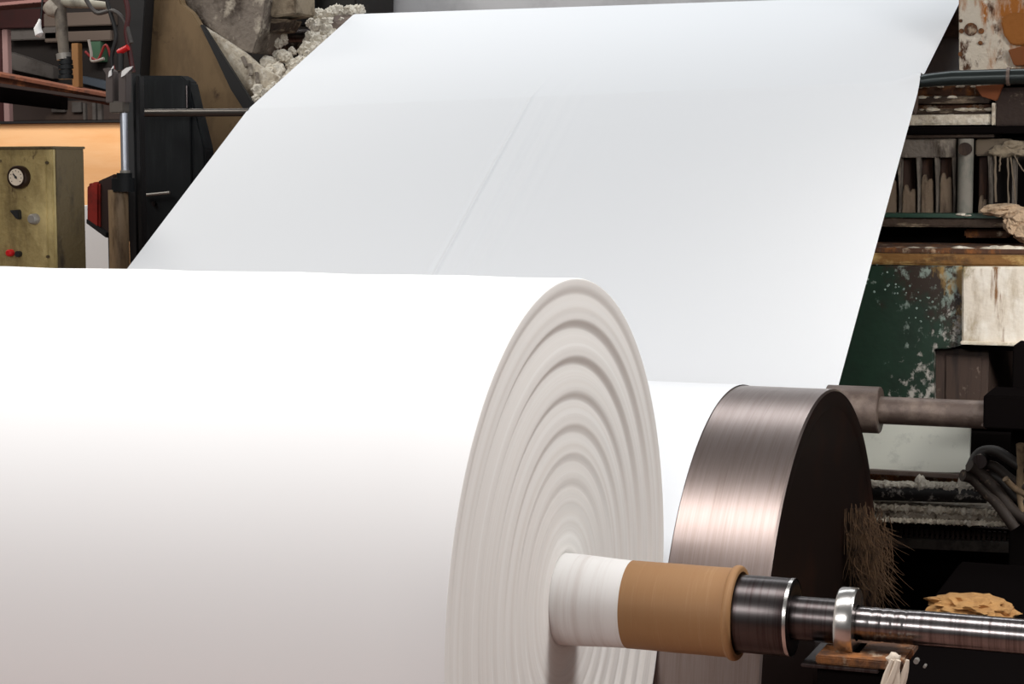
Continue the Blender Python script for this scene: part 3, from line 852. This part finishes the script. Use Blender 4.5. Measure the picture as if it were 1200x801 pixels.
for (u, v) in ((56, 190), (57, 300), (2, 188)):
    s_ = P(u, v, YX)
    MB().tube([(s_.x, YX - .012, s_.z), (s_.x, YX, s_.z)], .007, 10).build('screw', khaki_side, bx)

# black housing
bh = thing('black_cabinet', 'tall black cabinet with slanted top corner behind the web edge', 'cabinet', (P(195, 200, 4.95).x, 5.1, FZ))
YH = 4.9
pts = px([(157, 95), (166, 88), (212, 88), (221, 96), (229, 130), (240, 175), (240, 330), (157, 330)], YH)
pts[-1] = (pts[-1][0], FZ); pts[-2] = (pts[-2][0], FZ)
MB().prism(pts, YH, YH + .10, .008).build('body', black_housing, bh)
pbox(165, 94, 224, 300, YH - .014, .02, .004).build('front_cover', black_housing, bh)
MB().tube([P(169, 228, YH - .035), P(199, 225, YH - .035)], .008, 10).build('handle', pale_grey_metal, bh)
p = P(183, 238, YH)
MB().tube([(p.x, YH - .03, p.z), (p.x, YH, p.z)], .012, 12).build('latch', steel_dark, bh)
MB().tube([(P(221, 100, YH).x, YH - .02, P(221, 100, YH).z), (P(221, 100, YH).x, YH - .02, P(221, 126, YH).z)], .006, 8).build('hinge', steel_dark, bh)
pbox(150, 86, 158, 330, YH - .02, .08, .002).build('edge_trim', mat('dark_grey_trim', srgb(52, 54, 56), .5), bh)

# tan side frame
tfm = thing('tan_side_frame', 'large tan painted machine side frame with rounded top edge', 'machine frame', (P(225, 90, 5.5).x, 5.6, FZ))
poly = [(162, -60), (200, -60), (212, 4), (224, 14), (234, 30), (252, 62), (272, 96), (290, 125), (290, 240), (162, 240)]
q = px(poly, 5.5)
q[-1] = (q[-1][0], FZ); q[-2] = (q[-2][0], FZ)
MB().prism(q, 5.5, 5.56, .005).build('plate', tan_frame, tfm)
MB().prism(px([(234, 29), (237, 28), (297, 122), (288, 132), (270, 104), (254, 70)], 5.47), 5.47, 5.5, .003).build('edge_flange', black_paint, tfm)
MB().prism(px([(148, -60), (174, -60), (166, 60), (164, 100), (150, 100)], 5.4), 5.4, 5.5, .004).build('dark_channel', black_paint, tfm)

dh = thing('dusty_deflector', 'dirty grey deflector plates caked with dust beside the pulp heap', 'deflector', (P(290, 60, 5.6).x, 5.7, P(290, 130, 5.6).z))
MB().prism(px([(196, -40), (318, -40), (306, 34), (296, 62), (280, 58), (250, 36), (236, 26), (214, 4)], 5.62), 5.62, 5.9, .006).build('upper_plate', grey_dirty, dh)
MB().prism(px([(235, 29), (262, 46), (286, 62), (302, 76), (330, 92), (324, 112), (297, 124)], 5.57), 5.57, 5.62, .004).build('lower_plate', dust_pale, dh)
a_, c_ = P(235, 28, 5.55), P(295, 122, 5.55)
MB().tube([a_, c_], .012, 8).build('bright_edge', pulp, dh)
for (u0, v0, u1, v1) in [(284, 66, 289, 78), (300, 84, 303, 104), (292, 74, 294, 88)]:
    MB().tube([P(u0, v0, 5.56), P(u1, v1, 5.56)], .012, 8).build('rib', grey_dirty, dh)
MB().prism(px([(300, -40), (345, -40), (346, 16), (320, 20), (308, 12)], 5.7), 5.7, 5.95, .008).build('bracket', mat('bracket_dust', srgb(150, 136, 116), .9, layers=[(srgb(90, 76, 60), 9, .48, .68, (1, 1, 1))], bump=.5), dh)
MB().prism(px([(306, 20), (338, 22), (330, 36), (304, 38)], 5.72), 5.72, 5.9, .006).build('bracket', grime_beam, dh)

bb = thing('black_bearing_block', 'black bearing block behind the white pulp heap', 'bearing', (P(370, 30, 6.3).x, 6.4, P(370, 90, 6.3).z))
MB().prism(px([(296, -60), (418, -60), (416, 90), (296, 110)], 6.3), 6.3, 6.84, .01).build('body', mat('block_black', srgb(26, 22, 19), .7, layers=[(srgb(70, 60, 52), 7, .55, .72, (1, 1, 1))]), bb)
p = P(336, 48, 6.2)
MB().tube([(p.x, 6.12, p.z), (p.x, 6.32, p.z)], .05, 20).build('boss', grime_beam, bb)
p = P(306, 52, 6.1)
MB().tube([(p.x - .06, 6.12, p.z), (p.x + .07, 6.12, p.z + .01)], .035, 14).build('pin', grey_dirty, bb)
MB().prism(px([(345, -40), (362, -40), (362, 30), (348, 30)], 6.2), 6.2, 6.3, .006).build('rib', black_paint, bb)

hp = MB()
random.seed(21)
heap = [(324, 66, .04), (334, 70, .05), (330, 44, .035), (322, 52, .03), (340, 60, .025), (316, 76, .05), (326, 84, .06), (310, 92, .05), (318, 104, .05), (303, 108, .04), (345, 80, .06), (338, 92, .06), (352, 72, .055), (358, 58, .05), (362, 44, .045), (368, 32, .045), (374, 20, .05), (384, 16, .05), (394, 14, .05), (404, 14, .045), (412, 13, .04), (380, 32, .06), (392, 28, .06), (404, 24, .05), (372, 48, .06), (364, 64, .06), (384, 44, .06), (298, 116, .03), (352, 88, .05), (362, 26, .03), (420, 12, .03), (330, 100, .05), (312, 84, .04)]
for i, (u, v, r) in enumerate(heap):
    yy = 6.06 - (v - 10) / 100 * .55
    p = P(u, v, yy)
    for k in range(3):
        j = Vector((random.uniform(-.5, .5), random.uniform(0, .5), random.uniform(-.5, .5))) * r
        hp.blob((p.x + j.x, yy + j.y + .02, p.z + j.z), r * random.uniform(.55, .85), .45, 2.4, 3, i * 3 + k)
tag(hp.build('pulp_heap', pulp), 'lumpy white pulp heap piled along the upper web edge', 'pulp', kind='stuff')

hd = thing('grey_hood', 'plain grey hood panel above the top end of the web', 'hood', (P(600, 0, 6.9).x, 7.0, 1.7))
MB().box((P(412, 0, 6.9).x, 6.9, P(600, 60, 6.9).z), (.9, 7.0, P(600, -150, 6.9).z), .005).build('panel', grey_plate, hd)
MB().box((P(412, 0, 6.9).x - .03, 6.86, P(600, 60, 6.9).z), (P(412, 0, 6.9).x + .01, 7.0, P(600, -150, 6.9).z), .004).build('edge_trim', black_paint, hd)

# pneumatic cylinder
YC = 4.5
pc = thing('pneumatic_cylinder', 'upright khaki pneumatic cylinder with a chrome rod and fork', 'cylinder', (P(139, 250, YC).x, YC, FZ))
xc = P(139, 250, YC).x
zz = lambda v: P(140, v, YC).z
MB().tube([(xc, YC, FZ), (xc, YC, zz(222))], .052, 28).build('barrel', khaki_cyl, pc)
xr_ = P(146, 180, YC).x
MB().tube([(xr_ - .012, YC, zz(224)), (xr_ - .012, YC, zz(208))], .060, 28).tube([(xr_ - .004, YC, zz(208)), (xr_ - .004, YC, zz(202))], .04, 28).build('end_cap', black_housing, pc)
MB().tube([(xr_, YC, zz(206)), (xr_, YC, zz(132))], .020, 24).build('piston_rod', chrome, pc)
MB().tube([(xr_, YC, zz(204)), (xr_, YC, zz(199))], .026, 24).build('gland', pale_grey_metal, pc)
xf = P(140, 110, YC).x
MB().box((xf - .046, YC - .03, zz(132)), (xf + .042, YC + .03, zz(118)), .006).build('fork_base', mat('fork_grey', srgb(104, 98, 92), .5, .3), pc)
for s_, u in ((-1, 132), (1, 147)):
    x_ = P(u, 100, YC).x
    pts = px([(u - 5, 120), (u + 4, 120), (u + 4, 84), (u + 5 * s_ + 3, 79), (u + 5 * s_ - 4, 80), (u - 5, 86)], YC)
    MB().prism(pts, YC - .028, YC + .028, .004).build('prong', mat('prong_grey', srgb(96, 88, 86), .5, .3) if 'prong_grey' not in bpy.data.materials else bpy.data.materials['prong_grey'], pc)
    pts = px([(u - 5, 90), (u - 1, 88), (u + 3 + 4 * s_, 80), (u + 5 + 4 * s_, 77), (u + 1, 79), (u - 4, 83)], YC - .03)
    MB().prism(pts, YC - .034, YC - .028, .001).build('prong_tip', white_plain, pc)
tag(MB().box((P(152, 100, YC).x, YC + .05, zz(330)), (P(157, 100, YC).x, YC + .1, zz(88)), .004).build('slide_bar', black_paint, pc), 'black slide bar')

# red motor
rm = thing('red_motor', 'small red painted motor body beside the khaki cylinder', 'motor', (P(113, 240, 4.75).x, 4.85, FZ))
YM = 4.75
MB().prism(px([(101, 216), (107, 213), (116, 212), (116, 268), (101, 261)], YM), YM, YM + .3, .012).build('body', red_paint, rm)
MB().prism(px([(114, 212), (134, 203), (134, 284), (114, 270)], YM + .02), YM + .02, YM + .3, .006).build('dark_cover', mat('motor_dark', srgb(46, 26, 22), .6), rm)
MB().prism(px([(101, 261), (124, 278), (124, 272), (101, 256)], YM - .01), YM - .01, YM + .2, .002).build('bracket', black_paint, rm)
p = P(123, 300, YM)
MB().box((p.x - .012, YM + .05, FZ), (p.x + .012, YM + .09, P(123, 276, YM).z), .003).build('leg', black_paint, rm)

tag(MB().box((P(84, 290, 6.4).x, 6.4, FZ), (P(135, 290, 6.4).x, 6.45, P(110, 240, 6.4).z), .004).build('white_board', white_plain), 'plain white board behind the red motor', 'board')

# orange wall panel far behind
YO = 8.0
op = thing('orange_panel', 'smooth peach orange partition panel behind the control box', 'partition', (P(60, 200, YO).x, YO, FZ))
q0, q1 = P(-90, 143, YO), P(215, 143, YO)
MB().box((q0.x, YO, FZ), (q1.x, YO + .08, P(60, 144, YO).z), .004).build('sheet', orange_peach, op)
MB().box((q0.x, YO - .03, P(60, 144, YO).z), (q1.x, YO + .1, P(60, 141, YO).z), .003).build('cap_rail', black_paint, op)

# frames behind
YF = 9.0
wf_ = thing('rear_machine', 'dim grey brown machine with small windows above the orange panel', 'machine', (P(60, 100, YF).x, YF + .3, FZ))
MB().box((P(-120, 100, YF).x, YF + .1, FZ), (P(215, 100, YF).x, YF + .6, P(60, -80, YF).z), .01).build('backing', mat('rear_dark', srgb(30, 24, 22), .85), wf_)
pbox(-60, 118, 160, 141, YF, .1, .006).build('lower_panel', mat('rear_brown', srgb(62, 50, 46), .8, layers=[(srgb(92, 76, 66), 2, .5, .7, (1, 1, 1))]), wf_)
for (u0, u1, v0, v1) in [(60, 76, 117, 131), (84, 95, 119, 131), (97, 100, 120, 140), (108, 112, 120, 140), (114, 119, 120, 140)]:
    pbox(u0, v0, u1, v1, YF - .03, .05, .003).build('window', grey_panel, wf_)
pbox(48, 14, 130, 30, YF, .1, .006).build('upper_panel', mat('rear_warm_grey', srgb(92, 80, 72), .8, layers=[(srgb(96, 82, 74), 2, .5, .7, (1, 1, 1))]), wf_)
pbox(52, 36, 130, 48, YF, .1, .006).build('upper_panel', bpy.data.materials['rear_warm_grey'], wf_)
pbox(9, 32, 66, 46, YF, .1, .006).build('grey_sheet', grey_panel, wf_)
MB().prism(px([(9, 60), (62, 78), (62, 92), (9, 80)], YF), YF, YF + .1, .004).build('grey_sheet', grey_panel, wf_)
MB().prism(px([(92, 88), (130, 96), (130, 106), (92, 96)], YF), YF, YF + .1, .004).build('blue_sheet', mat('blue_sheet', srgb(70, 78, 88), .6), wf_)
pbox(105, 48, 118, 72, YF, .1, .004).build('green_sheet', mat('green_sheet', srgb(60, 92, 70), .7), wf_)
pbox(-40, 11, 48, 33, YF - .04, .1, .006).build('maroon_plate', maroon, wf_)

YR = 7.0
rbm = thing('rusty_beam', 'rust red steel beam sloping behind the cylinder fork', 'beam', (P(60, 100, YR).x, YR, P(60, 120, YR).z))
def slanted(u0, v0, u1, v1, h, y, dy):
    return MB().prism(px([(u0, v0), (u1, v1), (u1, v1 + h), (u0, v0 + h)], y), y, y + dy, .003)
slanted(-30, 80, 138, 112, 4, YR - .05, .2).build('top_flange', red_rust_beam, rbm)
slanted(-30, 84, 138, 116, 9, YR, .06).build('web_plate', red_rust_beam, rbm)
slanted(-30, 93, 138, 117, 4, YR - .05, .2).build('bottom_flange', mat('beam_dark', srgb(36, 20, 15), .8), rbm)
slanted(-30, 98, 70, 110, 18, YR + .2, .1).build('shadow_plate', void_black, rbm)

tb = thing('red_roof_beam', 'dull red overhead beam above the pipe', 'beam', (P(20, 0, 8).x, 8, P(20, 12, 8).z))
MB().prism(px([(-40, -14), (50, -20), (50, 0), (-40, 9)], 8), 8, 8.2, .005).build('web_plate', mat('roof_red', srgb(58, 20, 18), .7), tb)
MB().prism(px([(-40, 6), (50, -2), (50, 2), (-40, 10)], 7.97), 7.97, 8.25, .003).build('flange', mat('roof_pink', srgb(128, 92, 88), .7), tb)
pp = thing('pink_post', 'pale pink thin post with maroon side at the wall', 'post', (P(5, 80, 8.2).x, 8.2, FZ))
a_ = P(5, 60, 8.2)
MB().box((P(2.5, 60, 8.2).x, 8.2, FZ), (P(9, 60, 8.2).x, 8.25, P(5, 34, 8.2).z), .003).build('post', pink_post, pp)
MB().box((P(-6, 60, 8.2).x, 8.19, FZ), (P(2.5, 60, 8.2).x, 8.26, P(5, 34, 8.2).z), .003).build('side', maroon, pp)
ob = tag(pbox(84, 50, 92, 102, 7.04, .05, .003).build('ochre_bar', ochre_bar), 'short ochre upright bar behind the hanging pipe', 'bar')

# hanging pipe with ribbed fitting
YT = 5.6
hpipe = thing('hanging_pipe', 'grey pipe hanging down to a black ribbed fitting', 'pipe', (P(72, 92, YT).x, YT, P(72, 92, YT).z))
MB().tube([P(66, -40, YT), P(68, 2, YT), P(70, 10, YT), P(73, 36, YT), P(75, 64, YT)], [.05, .05, .038, .034, .03], 20).build('pipe', hose_grey, hpipe)
MB().tube([P(60, 4, YT), P(64, 9, YT), P(70, 13, YT)], [.06, .062, .045], 18).build('elbow', mat('elbow_pale', srgb(168, 160, 148), .6, layers=[(srgb(110, 100, 90), 9, .5, .7, (1, 1, 1))]), hpipe)
MB().tube([P(74, 62, YT), P(75, 69, YT)], .042, 18).build('collar', pale_grey_metal, hpipe)
for i in range(4):
    MB().tube([P(77, 70 + i * 5.8, YT), P(77.3, 74.6 + i * 5.8, YT)], .044 if i % 2 else .040, 20).build('fitting_ring', black_housing, hpipe)
MB().tube([P(77, 66, YT), P(78, 92, YT)], .032, 16).build('fitting_core', black_paint, hpipe)
MB().tube([P(66, 0, YT), P(84, 2, YT), P(102, 4, YT), P(126, 6, YT)], [.03, .034, .026, .02], 14).build('branch_pipe', mat('branch_pale', srgb(150, 146, 132), .6, layers=[(srgb(80, 74, 66), 9, .5, .7, (1, 1, 1))]), hpipe)

lb = thing('white_bulb', 'small white bulb hanging beside the grey pipe', 'bulb', P(47, 42, 6.0))
MB().tube([P(47, 22, 6), P(46, 26, 6), P(44, 33, 6), P(46, 40, 6), P(48, 42, 6)], [.008, .012, .024, .026, .008], 16).build('bulb', white_plain, lb)
MB().tube([P(48, 22, 6), P(49, 10, 6), P(52, -40, 6)], .006, 8).build('cord', black_paint, lb)

# cables
YK = 5.0
for (pts, r, m, lab) in [
    ([(118, -30), (128, 10), (136, 40), (131, 66), (133, 84)], .012, black_paint, 'black cable running down to the cylinder fork'),
    ([(140, -30), (150, 12), (148, 36), (152, 60), (156, 84)], .014, mat('cable_maroon', srgb(70, 22, 24), .5), 'dark maroon cable beside the black channel'),
    ([(100, 60), (114, 70), (124, 52), (132, 74), (134, 84)], .007, mat('cable_red', srgb(140, 30, 30), .5), 'thin red cable looped above the cylinder fork'),
    ([(96, -10), (112, 14), (132, 12), (146, 24), (154, 50)], .012, mat('cable_grey', srgb(66, 62, 60), .5), 'grey cable looped across the dark channel'),
    ([(104, 46), (107, 62), (108, 71), (122, 68)], .008, mat('cable_white', srgb(170, 162, 154), .5), 'short white cable ending near the red cable')]:
    q = [P(u, v, YK) for u, v in pts]
    fine = []
    for k in range(len(q) - 1):
        pm, pn = q[max(k - 1, 0)], q[min(k + 2, len(q) - 1)]
        for s_ in range(6):
            t = s_ / 6
            fine.append(.5 * ((2 * q[k]) + (q[k + 1] - pm) * t + (2 * pm - 5 * q[k] + 4 * q[k + 1] - pn) * t * t + (3 * q[k] - pm - 3 * q[k + 1] + pn) * t ** 3))
    fine.append(q[-1])
    tag(MB().tube(fine, r, 10).build('cable', m), lab, 'cable')
rc = thing('red_connector', 'small red connector plug above the fork prong', 'connector', P(144, 62, YK))
MB().tube([P(139, 61, YK - .03), P(150, 55, YK - .03)], .017, 14).build('plug', red_bright, rc)
MB().tube([P(141, 62, YK - .03), P(141, 82, YK - .03)], .02, 12).build('boot', black_paint, rc)
